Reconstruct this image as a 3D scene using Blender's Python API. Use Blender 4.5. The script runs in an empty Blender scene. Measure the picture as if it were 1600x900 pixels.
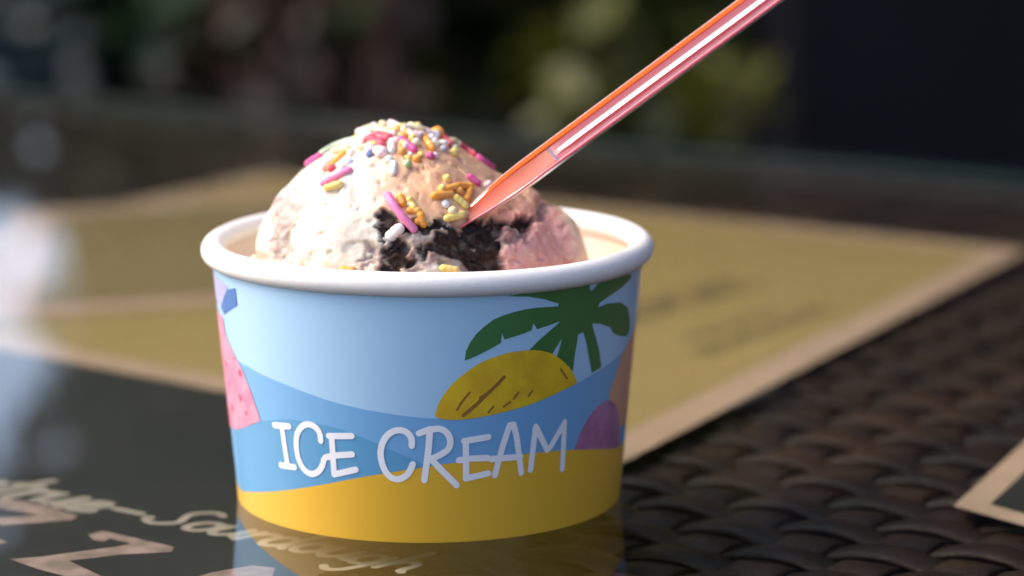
import bpy, bmesh, math, random
import numpy as np
from mathutils import Vector, Matrix, noise
from mathutils.bvhtree import BVHTree
from mathutils.geometry import delaunay_2d_cdt
C = bpy.context.scene.collection
S = bpy.context.scene
R = math.radians
TZ = 0.75                       # height of the glass top above the ground
MM = 0.001

# ------------------------------------------------------------------ camera
D0, H0, PITCH, YAW, FP = 590.6, 155.7, R(10.717), R(1.709), 4469.0
cam = bpy.data.cameras.new('camera')
co = bpy.data.objects.new('camera', cam)
C.objects.link(co)
S.camera = co
co.location = (0, -D0*MM, TZ+H0*MM)
co.rotation_euler = (R(90)-PITCH, 0, -YAW)
cam.sensor_width = 36
cam.lens = 36*FP/1600
cam.clip_start = 0.01
cam.clip_end = 500
cam.dof.use_dof = True
cam.dof.focus_distance = 0.558
cam.dof.aperture_fstop = 8.0
cam.dof.aperture_blades = 7

# ------------------------------------------------------------------ light
w = bpy.data.worlds.new('World')
S.world = w
w.use_nodes = True
nt = w.node_tree
sky = nt.nodes.new('ShaderNodeTexSky')
sky.sky_type = 'NISHITA'
sky.sun_disc = False
SUN_AZ, SUN_EL = R(-84), R(44)         # azimuth from +Y towards +X
sky.sun_elevation = SUN_EL
sky.sun_rotation = SUN_AZ
sky.dust_density = 3.5
sky.air_density = 0.7
sky.ozone_density = 0.3
nt.links.new(sky.outputs[0], nt.nodes['Background'].inputs[0])
nt.nodes['Background'].inputs[1].default_value = 0.15
sl = bpy.data.lights.new('sun', 'SUN')
sl.energy = 0.55
sl.angle = R(45)
sl.color = (1.0, 0.90, 0.78)
so = bpy.data.objects.new('sun', sl)
C.objects.link(so)
sd = Vector((math.sin(SUN_AZ)*math.cos(SUN_EL), math.cos(SUN_AZ)*math.cos(SUN_EL), math.sin(SUN_EL)))
so.rotation_euler = sd.to_track_quat('Z', 'Y').to_euler()
so.location = (-2, -1, 3)
S.view_settings.view_transform = 'Standard'
S.view_settings.look = 'None'
S.view_settings.gamma = 1
S.view_settings.exposure = 1.45
S.render.engine = 'CYCLES'
S.cycles.max_bounces = 12
S.cycles.transparent_max_bounces = 24
S.cycles.caustics_reflective = False
S.cycles.caustics_refractive = False

# ------------------------------------------------------------------ helpers
def lin(r, g, b):
    f = lambda c: (c/255/12.92) if c/255 <= 0.04045 else ((c/255+0.055)/1.055)**2.4
    return (f(r), f(g), f(b), 1)

def mat(name, col, rough=0.5, spec=0.5, nscale=0, namt=0.0, bump=0, bscale=0, coat=0, sss=0, col2=None, crough=0.1):
    m = bpy.data.materials.new(name)
    m.use_nodes = True
    n = m.node_tree.nodes
    l = m.node_tree.links
    p = n['Principled BSDF']
    p.inputs['Base Color'].default_value = col
    p.inputs['Roughness'].default_value = rough
    p.inputs['Specular IOR Level'].default_value = spec
    p.inputs['Coat Weight'].default_value = coat
    p.inputs['Coat Roughness'].default_value = crough
    tc = n.new('ShaderNodeTexCoord')
    if nscale:
        t = n.new('ShaderNodeTexNoise')
        t.inputs['Scale'].default_value = nscale
        t.inputs['Detail'].default_value = 5
        l.new(tc.outputs['Object'], t.inputs['Vector'])
        mx = n.new('ShaderNodeMix')
        mx.data_type = 'RGBA'
        c2 = col2 or tuple(c*(1-namt) for c in col[:3])+(1,)
        mx.inputs[6].default_value = col
        mx.inputs[7].default_value = c2
        rp = n.new('ShaderNodeMapRange')
        rp.inputs[1].default_value = 0.38
        rp.inputs[2].default_value = 0.62
        l.new(t.outputs[0], rp.inputs[0])
        l.new(rp.outputs[0], mx.inputs[0])
        l.new(mx.outputs[2], p.inputs['Base Color'])
    if bump:
        t = n.new('ShaderNodeTexNoise')
        t.inputs['Scale'].default_value = bscale
        t.inputs['Detail'].default_value = 6
        l.new(tc.outputs['Object'], t.inputs['Vector'])
        b = n.new('ShaderNodeBump')
        b.inputs['Strength'].default_value = bump
        b.inputs['Distance'].default_value = 0.0005
        l.new(t.outputs[0], b.inputs['Height'])
        l.new(b.outputs[0], p.inputs['Normal'])
    if sss:
        p.inputs['Subsurface Weight'].default_value = sss
        p.inputs['Subsurface Radius'].default_value = (1.0, 0.6, 0.35)
        p.inputs['Subsurface Scale'].default_value = 0.002
    return m

def obj(name, verts, faces, m=None, parent=None, smooth=True, loc=None):
    me = bpy.data.meshes.new(name)
    me.from_pydata([tuple(v) for v in verts], [], [tuple(f) for f in faces])
    me.update()
    o = bpy.data.objects.new(name, me)
    C.objects.link(o)
    if m:
        for q in (m if isinstance(m, list) else [m]):
            me.materials.append(q)
    if smooth:
        me.polygons.foreach_set('use_smooth', [True]*len(me.polygons))
    if parent:
        o.parent = parent
    if loc:
        o.location = loc
    return o

def thing(name, label, cat, loc=(0, 0, 0), rz=0, group=None):
    o = bpy.data.objects.new(name, None)
    C.objects.link(o)
    o.empty_display_size = 0.05
    o.location = loc
    o.rotation_euler = (0, 0, rz)
    return tag(o, label, cat, group)

def tag(o, label=None, cat=None, group=None, kind=None):
    if label: o['label'] = label
    if cat: o['category'] = cat
    if group: o['group'] = group
    if kind: o['kind'] = kind
    return o

def lathe(prof, n=160, closed=False):
    """prof: list of (r,z) in mm -> verts (m), faces"""
    v = []
    for (r, z) in prof:
        for k in range(n):
            a = 2*math.pi*k/n
            v.append((r*math.cos(a)*MM, r*math.sin(a)*MM, z*MM))
    f = []
    m = len(prof)
    for i in range(m if closed else m-1):
        j = (i+1) % m
        for k in range(n):
            k2 = (k+1) % n
            f.append((i*n+k, i*n+k2, j*n+k2, j*n+k))
    return v, f

def pix_ray(px, py):
    """viewing direction through a point of the photograph, millimetres in the tub's own frame"""
    v = ((px-800)/FP, 1, (450-py)/FP)
    cp, sp = math.cos(PITCH), math.sin(PITCH)
    cy, sy = math.cos(YAW), math.sin(YAW)
    yy = v[1]*cp+v[2]*sp
    zz = -v[1]*sp+v[2]*cp
    return Vector((0, -D0, H0)), Vector((v[0]*cy+yy*sy, -v[0]*sy+yy*cy, zz))

def on_plane(px, py, z=0):
    o, d = pix_ray(px, py)
    q = o+d*((z-o.z)/d.z)
    return (q.x, q.y)

# tub geometry (mm)
HB, RB, RT, HT = 0.0, 40.4, 44.9, 50.0
def wall_r(z):
    return RB+(RT-RB)*z/HT
def on_tub(px, py):
    o, d = pix_ray(px, py)
    k = (RT-RB)/HT
    A = d.x**2+d.y**2-(k*d.z)**2
    B = 2*(o.x*d.x+o.y*d.y-(RB+k*o.z)*k*d.z)
    Cc = o.x**2+o.y**2-(RB+k*o.z)**2
    disc = max(B*B-4*A*Cc, 0)
    t = (-B-math.sqrt(disc))/(2*A)
    q = o+d*t
    return (42.5*math.atan2(q.x, -q.y), q.z)     # unrolled arc length at r=42.5, height

def inside(p, poly):
    x, y = p
    c = False
    n = len(poly)
    for i in range(n):
        x1, y1 = poly[i]
        x2, y2 = poly[i-1]
        if (y1 > y) != (y2 > y) and x < (x2-x1)*(y-y1)/(y2-y1)+x1:
            c = not c
    return c

def tessellate(polys, step):
    pts = []
    faces = []
    for P in polys:
        # densify outline
        Q = []
        for i in range(len(P)):
            a, b = P[i], P[(i+1) % len(P)]
            n = max(1, int(math.hypot(b[0]-a[0], b[1]-a[1])/step))
            for k in range(n):
                Q.append((a[0]+(b[0]-a[0])*k/n, a[1]+(b[1]-a[1])*k/n))
        faces.append(list(range(len(pts), len(pts)+len(Q))))
        pts += Q
    x0 = min(p[0] for p in pts); x1 = max(p[0] for p in pts)
    y0 = min(p[1] for p in pts); y1 = max(p[1] for p in pts)
    nx = int((x1-x0)/step)+1
    ny = int((y1-y0)/(step*2))+1
    for i in range(nx+1):
        for j in range(ny+1):
            q = (x0+(i+0.013)*step, y0+(j+0.017)*step*2)
            if any(inside(q, P) for P in polys):
                pts.append(q)
    r = delaunay_2d_cdt([Vector(p) for p in pts], [], faces, 0, 1e-5)
    v, f = r[0], r[2]
    ff = []
    for t in f:
        cx = sum(v[i].x for i in t)/3
        cy = sum(v[i].y for i in t)/3
        if any(inside((cx, cy), P) for P in polys):
            ff.append(t)
    return [(a.x, a.y) for a in v], ff

def strokes_to_polys(lines, wd):
    out = []
    for L in lines:
        for i, (x, y) in enumerate(L):
            out.append([(x+wd/2*math.cos(a*math.pi/6), y+wd/2*math.sin(a*math.pi/6)) for a in range(12)])
            if i:
                X, Y = L[i-1]
                d = math.hypot(x-X, y-Y)
                if d < 1e-6: continue
                nx, ny = -(y-Y)/d*wd/2, (x-X)/d*wd/2
                out.append([(X+nx, Y+ny), (X-nx, Y-ny), (x-nx, y-ny), (x+nx, y+ny)])
    return out

def smooth_line(P, n=3):
    for _ in range(n):
        Q = [P[0]]
        for a, b in zip(P[:-1], P[1:]):
            Q.append((a[0]*.75+b[0]*.25, a[1]*.75+b[1]*.25))
            Q.append((a[0]*.25+b[0]*.75, a[1]*.25+b[1]*.75))
        Q.append(P[-1])
        P = Q
    return P

def smooth_poly(P, n=2):
    for _ in range(n):
        Q = []
        for i in range(len(P)):
            a, b = P[i], P[(i+1) % len(P)]
            Q.append((a[0]*.75+b[0]*.25, a[1]*.75+b[1]*.25))
            Q.append((a[0]*.25+b[0]*.75, a[1]*.25+b[1]*.75))
        P = Q
    return P

def tub_print(name, polys, off, m, parent, step=1.0):
    v, f = tessellate(polys, step)
    V = []
    for (s, z) in v:
        a = s/42.5
        r = wall_r(z)+off
        V.append((r*math.sin(a)*MM, -r*math.cos(a)*MM, z*MM))
    f = [t if (v[t[1]][0]-v[t[0]][0])*(v[t[2]][1]-v[t[0]][1])-(v[t[1]][1]-v[t[0]][1])*(v[t[2]][0]-v[t[0]][0]) > 0 else t[::-1] for t in f]
    o = obj(name, V, f, m, parent)
    sl2 = (RT-RB)/HT
    o.data.normals_split_custom_set_from_vertices([Vector((math.sin(s/42.5), -math.cos(s/42.5), -sl2)).normalized() for (s, z) in v])
    return o

def tube(path, rad, n=8, cap=True):
    """path: list of Vectors; rad: float or list"""
    V, F = [], []
    m = len(path)
    up = Vector((0, 0, 1))
    for i, p in enumerate(path):
        d = (path[min(i+1, m-1)]-path[max(i-1, 0)]).normalized()
        s = d.cross(up)
        if s.length < 1e-3: s = d.cross(Vector((1, 0, 0)))
        s.normalize()
        t = s.cross(d)
        r = rad[i] if isinstance(rad, (list, tuple)) else rad
        for k in range(n):
            a = 2*math.pi*k/n
            V.append(p+(s*math.cos(a)+t*math.sin(a))*r)
    for i in range(m-1):
        for k in range(n):
            k2 = (k+1) % n
            F.append((i*n+k, i*n+k2, (i+1)*n+k2, (i+1)*n+k))
    if cap:
        F.append(tuple(range(n))[::-1])
        F.append(tuple(range((m-1)*n, m*n)))
    return V, F

def box(x0, x1, y0, y1, z0, z1):
    v = [(x, y, z) for x in (x0, x1) for y in (y0, y1) for z in (z0, z1)]
    f = [(0, 1, 3, 2), (4, 6, 7, 5), (0, 4, 5, 1), (2, 3, 7, 6), (0, 2, 6, 4), (1, 5, 7, 3)]
    return v, f

def bevelled(o, wd, seg=2):
    b = o.modifiers.new('bevel', 'BEVEL')
    b.width = wd
    b.segments = seg
    return o

# ------------------------------------------------------------------ ground
paving = mat('paving', (0.10, 0.095, 0.085, 1), 0.8, nscale=3, namt=0.4, bump=0.4, bscale=60)
soil = mat('soil', (0.045, 0.032, 0.022, 1), 0.95, nscale=14, namt=0.5, bump=1, bscale=40)
g = 60
v, f = [(-g, -g, 0), (g, -g, 0), (g, g, 0), (-g, g, 0)], [(0, 1, 2, 3)]
tag(obj('ground', v, f, paving, smooth=False), kind='structure')
rnd = random.Random(5)
N = 50
v = []
for j in range(N+1):
    for i in range(N+1):
        x = -3.2+6.0*i/N; y = 1.25+1.9*j/N
        edge = min(i, j, N-i, N-j)
        v.append((x, y, 0.004+(0.05*min(edge, 3)/3+0.02*noise.noise(Vector((x*6, y*6, 0))) if edge else 0)))
f = [(j*(N+1)+i, j*(N+1)+i+1, (j+1)*(N+1)+i+1, (j+1)*(N+1)+i) for j in range(N) for i in range(N)]
tag(obj('planting_bed', v, f, soil), kind='structure')

# ------------------------------------------------------------------ dark wall at the right
wallm = mat('dark_render', (0.005, 0.005, 0.009, 1), 0.8, .15, nscale=8, namt=0.3, bump=0.5, bscale=120)
capm = mat('wall_cap', (0.02, 0.02, 0.026, 1), 0.6, nscale=20, namt=0.3)
wl = thing('garden_wall', 'tall plain blue black wall behind the right end of the table', 'wall', (0.275, 1.62, 0))
v, f = box(0, 2.6, 0, 0.2, 0, 2.3)
bevelled(obj('wall_face', v, f, wallm, wl, smooth=False), 0.01)
v, f = box(-0.02, 2.62, -0.03, 0.23, 2.302, 2.36)
bevelled(obj('coping', v, f, capm, wl, smooth=False), 0.006)

wrm = mat('shade_wall_timber', (0.085, 0.042, 0.022, 1), 0.7, nscale=5, namt=0.4, bump=0.6, bscale=60)
v, f = box(2.0, 2.15, -3.2, -.04, 0, 2.6)
bevelled(obj('added_shade_wall', v, f, wrm, wl, smooth=False), 0.01)  # unseen brown side wall, added to block the sky at the right
# ------------------------------------------------------------------ shrubs
def leafmat(name, c, c2, rough=0.45):
    m = mat(name, c, rough, 0.5, nscale=9, col2=c2)
    n = m.node_tree.nodes; l = m.node_tree.links
    p = n['Principled BSDF']
    tr = n.new('ShaderNodeBsdfTranslucent')
    tr.inputs[0].default_value = tuple(min(1, x*1.3) for x in c[:3])+(1,)
    ms = n.new('ShaderNodeMixShader')
    ms.inputs[0].default_value = 0.25
    l.new(p.outputs[0], ms.inputs[1]); l.new(tr.outputs[0], ms.inputs[2])
    l.new(ms.outputs[0], n['Material Output'].inputs[0])
    return m
L_dark = leafmat('leaf_dark', (0.030, 0.060, 0.025, 1), (0.048, 0.085, 0.030, 1))
L_olive = leafmat('leaf_olive', (0.045, 0.060, 0.014, 1), (0.065, 0.075, 0.014, 1))
L_blue = leafmat('leaf_blue', (0.075, 0.105, 0.125, 1), (0.04, 0.07, 0.07, 1))
L_yel = leafmat('leaf_yellow', (0.085, 0.090, 0.006, 1), (0.06, 0.066, 0.006, 1))
L_red = leafmat('leaf_red', (0.060, 0.032, 0.024, 1), (0.040, 0.032, 0.020, 1))
L_teal = leafmat('leaf_teal', (0.050, 0.095, 0.075, 1), (0.032, 0.065, 0.050, 1))
bark = mat('bark', (0.10, 0.055, 0.04, 1), 0.9, nscale=40, namt=0.5, bump=1, bscale=200)

def leaf_cloud(cent, rad, n, size, rnd, shell=0.35):
    V, F = [], []
    for _ in range(n):
        while True:
            p = Vector((rnd.uniform(-1, 1), rnd.uniform(-1, 1), rnd.uniform(-1, 1)))
            if p.length <= 1: break
        nz = noise.noise(Vector((p.x*2.3+cent[0]*5, p.y*2.3, p.z*2.3+cent[2]*3)))
        if nz < -0.12 and rnd.random() < 0.75: continue
        q = Vector((cent[0]+p.x*rad[0]*(1+.25*nz), cent[1]+p.y*rad[1], cent[2]+p.z*rad[2]*(1+.25*nz)))
        s = size*rnd.uniform(0.6, 1.3)
        M = Matrix.Rotation(rnd.uniform(0, 6.28), 3, 'Z') @ Matrix.Rotation(rnd.uniform(-1.1, 1.1), 3, 'X') @ Matrix.Rotation(rnd.uniform(-.7, .7), 3, 'Y')
        b = len(V)
        for a in ((0, 0, 0), (.22, .3, .05), (.2, .68, .03), (0, 1, -.06), (-.2, .68, .03), (-.22, .3, .05), (0, .5, -.03)):
            V.append(q+M @ (Vector(a)*s))
        F += [(b, b+1, b+6), (b+1, b+2, b+6), (b+2, b+3, b+6), (b+3, b+4, b+6), (b+4, b+5, b+6), (b+5, b, b+6)]
    return V, F

def shrub(name, label, cat, x, y, blobs, m, n, size, seed, stems=5, group=None, stemr=0.012, lean=0.1):
    rnd = random.Random(seed)
    t = thing(name, label, cat, (x, y, 0), 0, group)
    V, F = [], []
    for (bx, by, bz, rx, ry, rz, k) in blobs:
        a, b = leaf_cloud((bx, by, bz), (rx, ry, rz), int(n*k), size, rnd)
        o = len(V)
        V += a
        F += [tuple(i+o for i in q) for q in b]
    tag(obj('foliage', V, F, m, t), kind='stuff')
    for i in range(stems):
        bl = rnd.choice(blobs)
        tip = Vector((bl[0]+rnd.uniform(-.6, .6)*bl[3], bl[1]+rnd.uniform(-.6, .6)*bl[4], bl[2]+bl[5]*0.6))
        st = Vector((rnd.uniform(-.08, .08), rnd.uniform(-.08, .08), 0))
        path = []
        for k in range(9):
            u = k/8
            p = st.lerp(tip, u)+Vector((math.sin(u*5+i)*lean*.3, math.cos(u*4+i)*lean*.3, 0))*math.sin(u*math.pi)
            path.append(p)
        a, b = tube(path, [stemr*(1-.75*k/8) for k in range(9)], 7)
        obj('stem', a, b, bark, t)
    return t

# left end: blue grey shrub, kept below the open sky that the glass mirrors
shrub('blue_grey_shrub', 'low blue grey leaved shrub blurred at the far left behind the table', 'shrub', -0.48, 1.72,
      [(0, 0, .44, .20, .2, .34, 1), (-.35, .05, .42, .26, .2, .28, .8)], L_blue, 1500, .07, 1)
shrub('green_shrub', 'low dark green shrub behind the blue grey one at the left', 'shrub', -0.95, 2.2,
      [(0, 0, .5, .5, .25, .5, 1), (.45, .0, .5, .32, .25, .5, 1.1), (.5, 0, .93, .40, .2, .10, .5)], L_teal, 2600, .07, 2)
shrub('tall_evergreen_shrub', 'tall dark evergreen shrub behind the left side of the tub', 'shrub', -0.12, 2.15,
      [(0, 0, .6, .27, .3, .6, 1), (.02, .05, 1.35, .25, .3, .55, 1), (.05, 0, .9, .27, .25, .5, .6), (-.115, 0, 1.1, .12, .15, .6, 1.3), (-.45, 0, 1.66, .95, .3, .38, 4.5)], L_dark, 2800, .065, 3)
shrub('red_stemmed_shrub', 'reddish brown leaved shrub directly behind the scoop', 'shrub', -0.07, 1.76,
      [(0, 0, .42, .13, .14, .40, 1), (.02, 0, .95, .12, .14, .3, .45)], L_red, 420, .06, 4, stems=9, stemr=.02)
shrub('olive_shrub', 'olive green shrub in the middle behind the spoon', 'shrub', 0.24, 1.95,
      [(0, 0, .55, .28, .22, .5, 1), (.0, 0, 1.25, .28, .22, .55, .9)], L_olive, 2200, .06, 5, stems=7)
shrub('teal_shrub', 'blue green shrub low down behind the top of the scoop', 'shrub', 0.10, 1.60,
      [(0, 0, .33, .26, .14, .26, 1)], L_teal, 700, .06, 6)
shrub('yellow_leaved_plant', 'small plant with yellow green leaves left of the spoon', 'plant', 0.119, 1.50,
      [(0, 0, .66, .04, .04, .055, 1)], L_yel, 44, .05, 7, stems=3, stemr=.005, group='yellow leaved plants')
shrub('yellow_leaved_plant', 'small plant with yellow green leaves in front of the dark wall', 'plant', 0.213, 1.46,
      [(0, 0, .63, .03, .03, .06, 1)], L_yel, 34, .05, 8, stems=3, stemr=.005, group='yellow leaved plants')
shrub('tall_evergreen_shrub', 'tall dark evergreen shrub beside the end of the dark wall', 'shrub', 0.42, 2.35,
      [(0, 0, .7, .4, .3, .65, 1), (0, 0, 1.5, .4, .3, .65, 1)], L_dark, 2800, .07, 9)
# a dark timber fence stands behind the planting
fm = mat('fence_timber', (0.03, 0.022, 0.018, 1), 0.85, nscale=12, namt=0.5, bump=1, bscale=90)
fen = thing('timber_fence', 'dark timber board fence behind the shrubs', 'fence', (-0.36, 2.75, 0))
bv, bf = box(0, .136, 0, .025, 0.02, 2.25)
b0 = None
for i in range(17):
    if b0 is None:
        b0 = obj('board', bv, bf, fm, fen, smooth=False)
    else:
        o = b0.copy(); C.objects.link(o); o.parent = fen
        o.location = (i*.142, 0.004*(i % 2), rnd.uniform(-.01, .01))
for z in (.4, 1.2, 2.0):
    v, f = box(-.02, 2.44, .031, .08, z, z+.09)
    obj('rail', v, f, fm, fen, smooth=False)

# ------------------------------------------------------------------ wicker table with a glass top
U = Vector((math.cos(R(-34.5)), math.sin(R(-34.5)), 0))
Vv = Vector((-U.y, U.x, 0))
ANG = R(-34.5)
# table frame origin: tub position expressed in table axes; table spans u, v in mm
a0 = Vector((9, 610, 0))
v_far = a0.dot(Vv)                       # distance of far edge along v
TU0, TU1, TV0, TV1 = -620.0, 420.0, v_far-900, v_far
tbl = thing('wicker_table', 'brown woven wicker table with a clear glass top, under the ice cream tub', 'table', (0, 0, TZ), ANG)
GT = 5.0                                  # glass thickness mm

def glass_face():
    m = bpy.data.materials.new('table_glass')
    m.use_nodes = True
    n = m.node_tree.nodes; l = m.node_tree.links
    n.remove(n['Principled BSDF'])
    out = n['Material Output']
    # reflectance of a thin pane, the same from both sides: f0 + (1-f0)*(1-cos)^5, raised for the second surface
    lw = n.new('ShaderNodeLayerWeight'); lw.inputs[0].default_value = .5
    p5 = n.new('ShaderNodeMath'); p5.operation = 'POWER'; p5.inputs[1].default_value = 5
    l.new(lw.outputs['Facing'], p5.inputs[0])
    mp = n.new('ShaderNodeMath'); mp.operation = 'MULTIPLY_ADD'; mp.inputs[1].default_value = 1.2; mp.inputs[2].default_value = .05; mp.use_clamp = True
    l.new(p5.outputs[0], mp.inputs[0])
    tr = n.new('ShaderNodeBsdfTransparent'); tr.inputs[0].default_value = (0.93, 0.95, 0.92, 1)
    gl = n.new('ShaderNodeBsdfGlossy'); gl.inputs['Roughness'].default_value = 0.015
    ms = n.new('ShaderNodeMixShader')
    # faint smears make the reflection slightly uneven
    tc = n.new('ShaderNodeTexCoord'); tx = n.new('ShaderNodeTexNoise'); tx.inputs['Scale'].default_value = 7
    tx.inputs['Detail'].default_value = 8
    l.new(tc.outputs['Object'], tx.inputs[0])
    mr = n.new('ShaderNodeMapRange'); mr.inputs[1].default_value = .45; mr.inputs[2].default_value = .75
    mr.inputs[3].default_value = 0.012; mr.inputs[4].default_value = 0.05
    l.new(tx.outputs[0], mr.inputs[0]); l.new(mr.outputs[0], gl.inputs['Roughness'])
    l.new(mp.outputs[0], ms.inputs[0]); l.new(tr.outputs[0], ms.inputs[1]); l.new(gl.outputs[0], ms.inputs[2])
    l.new(ms.outputs[0], out.inputs[0])
    return m
gface = glass_face()
gedge = mat('glass_edge', (0.018, 0.058, 0.062, 1), 0.15, 0.5)
gclear = bpy.data.materials.new('glass_underside'); gclear.use_nodes = True
_n = gclear.node_tree.nodes; _n.remove(_n['Principled BSDF'])
_t = _n.new('ShaderNodeBsdfTransparent'); _t.inputs[0].default_value = (0.97, 0.985, 0.975, 1)
gclear.node_tree.links.new(_t.outputs[0], _n['Material Output'].inputs[0])
# pane with a polished bevel
def ring(in_, z):
    return [(TU0+in_, TV0+in_, z), (TU1-in_, TV0+in_, z), (TU1-in_, TV1-in_, z), (TU0+in_, TV1-in_, z)]
v = [tuple(c*MM for c in p) for p in ring(1.2, 0)+ring(0, -1.2)+ring(0, -GT+1.2)+ring(1.2, -GT)]
f = [(0, 1, 2, 3), (15, 14, 13, 12)]
for k in range(3):
    for i in range(4):
        j = (i+1) % 4
        f.append((k*4+i, (k+1)*4+i, (k+1)*4+j, k*4+j))
gp = obj('glass_pane', v, f, [gface, gedge, gclear], tbl, smooth=False)
gp.data.polygons[1].material_index = 2
for q in gp.data.polygons[2:]:
    q.material_index = 1

# woven strands
wick = mat('wicker', (0.013, 0.008, 0.005, 1), 0.42, 0.25, nscale=30, col2=(0.052, 0.025, 0.011, 1), bump=0.7, bscale=900)
def strand(length, pitch, amp, width, thick, phase):
    n = max(8, int(length/pitch*6))
    V, F = [], []
    prof = [(-.5, -.2), (-.42, .35), (-.15, .5), (.15, .5), (.42, .35), (.5, -.2), (.3, -.5), (-.3, -.5)]
    for i in range(n+1):
        x = length*i/n
        h = amp*math.cos(math.pi*x/pitch+phase)
        h = amp*math.copysign(abs(h/amp)**.8, h)
        for (a, b) in prof:
            V.append((x*MM, a*width*MM, (h+b*thick)*MM))
    m = len(prof)
    for i in range(n):
        for k in range(m):
            k2 = (k+1) % m
            F.append((i*m+k, (i+1)*m+k, (i+1)*m+k2, i*m+k2))
    F.append(tuple(range(m))); F.append(tuple(range(n*m, n*m+m))[::-1])
    return V, F
WZ = -GT-4.6
PU, PV = 18.0, 12.0
iu0, iu1 = int((TU0+30)/PU), int((TU1-30)/PU)
jv0, jv1 = int((TV0+30)/PV), int((TV1-30)/PV)
L1 = (iu1-iu0)*PU
L2 = (jv1-jv0)*PV
proto = {}
for j in range(jv0, jv1+1):
    k = (j-jv0) % 2
    if ('h', k) not in proto:
        a, b = strand(L1, PU, 1.35, 10.2, 1.7, math.pi*k)
        o = obj('strand', a, b, wick, tbl); proto[('h', k)] = o
    else:
        o = proto[('h', k)].copy(); C.objects.link(o); o.parent = tbl
    o.location = (iu0*PU*MM, j*PV*MM, WZ*MM)
    o.rotation_euler = (rnd.uniform(-.05, .05), 0, 0)
for i in range(iu0, iu1+1):
    k = (i-iu0) % 2
    if ('v', k) not in proto:
        a, b = strand(L2, PV, .9, 12.5, 1.4, math.pi*(k+1))
        o = obj('strand', a, b, wick, tbl); proto[('v', k)] = o
    else:
        o = proto[('v', k)].copy(); C.objects.link(o); o.parent = tbl
    o.location = (i*PU*MM, jv0*PV*MM, (WZ-.1)*MM)
    o.rotation_euler = (0, 0, math.pi/2)
# solid board under the weave, apron and legs
wb = mat('wicker_apron', (0.028, 0.018, 0.013, 1), 0.6, nscale=30, namt=.5, bump=1, bscale=250)
a, b = box((TU0+20)*MM, (TU1-20)*MM, (TV0+20)*MM, (TV1-20)*MM, -.030, -.0165)
obj('under_board', a, b, wb, tbl, smooth=False)
for (x0, x1, y0, y1) in ((TU0+14, TU1-14, TV0+10, TV0+20), (TU0+14, TU1-14, TV1-20, TV1-10), (TU0+10, TU0+20, TV0+21, TV1-21), (TU1-20, TU1-10, TV0+21, TV1-21)):
    a, b = box(x0*MM, x1*MM, y0*MM, y1*MM, -.09, -.0055)
    bevelled(obj('apron', a, b, wb, tbl, smooth=False), .003)
for (x, y) in ((TU0+45, TV0+45), (TU1-45, TV0+45), (TU0+45, TV1-45), (TU1-45, TV1-45)):
    a, b = box((x-24)*MM, (x+24)*MM, (y-24)*MM, (y+24)*MM, -TZ+.004, -.031)
    bevelled(obj('leg', a, b, wb, tbl, smooth=False), .006)

# ------------------------------------------------------------------ menu sheets under the glass
ochre = mat('menu_ochre', (0.41, 0.28, 0.09, 1), 0.85, nscale=10, col2=(0.38, 0.26, 0.085, 1), bump=.3, bscale=900)
kraft = mat('menu_kraft', (0.54, 0.36, 0.24, 1), 0.85, nscale=60, col2=(0.49, 0.325, 0.21, 1), bump=.4, bscale=900)
darkp = mat('menu_dark', (0.010, 0.010, 0.006, 1), 0.7, nscale=30, col2=(0.016, 0.014, 0.008, 1))
inkm = mat('menu_ink', (0.16, 0.115, 0.045, 1), 0.8, nscale=90, col2=(0.24, 0.16, 0.06, 1))
inkk = mat('menu_kraft_print', (0.38, 0.26, 0.21, 1), 0.85, nscale=160, col2=(0.22, 0.155, 0.12, 1))
inkw = mat('menu_white_print', (0.40, 0.34, 0.27, 1), 0.85, nscale=60, col2=(0.32, 0.27, 0.21, 1))

def flat(name, polys, z, m, parent=None, step=None, wob=0.0):
    """thin sheet with real edges; polys in mm on the table plane"""
    V, F = [], []
    if step:
        pts, fs = tessellate(polys, step)
        V = [(x*MM, y*MM, z*MM) for (x, y) in pts]
        F = fs
        return obj(name, V, F, m, parent, smooth=False)
    for P in polys:
        o = len(V); n = len(P)
        V += [(x*MM, y*MM, z*MM) for (x, y) in P]+[(x*MM, y*MM, (z-.15)*MM) for (x, y) in P]
        F.append(tuple(range(o, o+n))); F.append(tuple(range(o+n, o+2*n))[::-1])
        F += [(o+i, o+n+i, o+n+(i+1) % n, o+(i+1) % n) for i in range(n)]
    return obj(name, V, F, m, parent, smooth=False)

def offset_in(P, d):
    """inset a convex counter-clockwise polygon"""
    n = len(P); out = []
    for i in range(n):
        p0, p1, p2 = Vector(P[i-1]), Vector(P[i]), Vector(P[(i+1) % n])
        e1 = (p1-p0).normalized(); e2 = (p2-p1).normalized()
        n1 = Vector((-e1.y, e1.x)); n2 = Vector((-e2.y, e2.x))
        k = d/(1+n1.dot(n2))
        out.append(tuple(p1+(n1+n2)*k))
    return out
def frame_polys(P, Q):
    n = len(P)
    return [[P[i], P[(i+1) % n], Q[(i+1) % n], Q[i]] for i in range(n)]

ZS = -GT-.35
def sheet(name, label, P, border, z, inner, rag=0):
    t = thing(name, label, 'menu', (0, 0, TZ), 0)
    Q = offset_in(P, border)
    flat('paper', [P], z, kraft, t)
    flat('printed_panel', [Q], z+.12, inner, t)
    return t
# large ochre sheet behind the tub
big = [(43, 42), (196, 322), (-62, 502), (-216, 258)]
sb = sheet('menu_sheet', 'large ochre paper menu sheet with pale kraft border lying behind the tub', big, 12, ZS, ochre)
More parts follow.
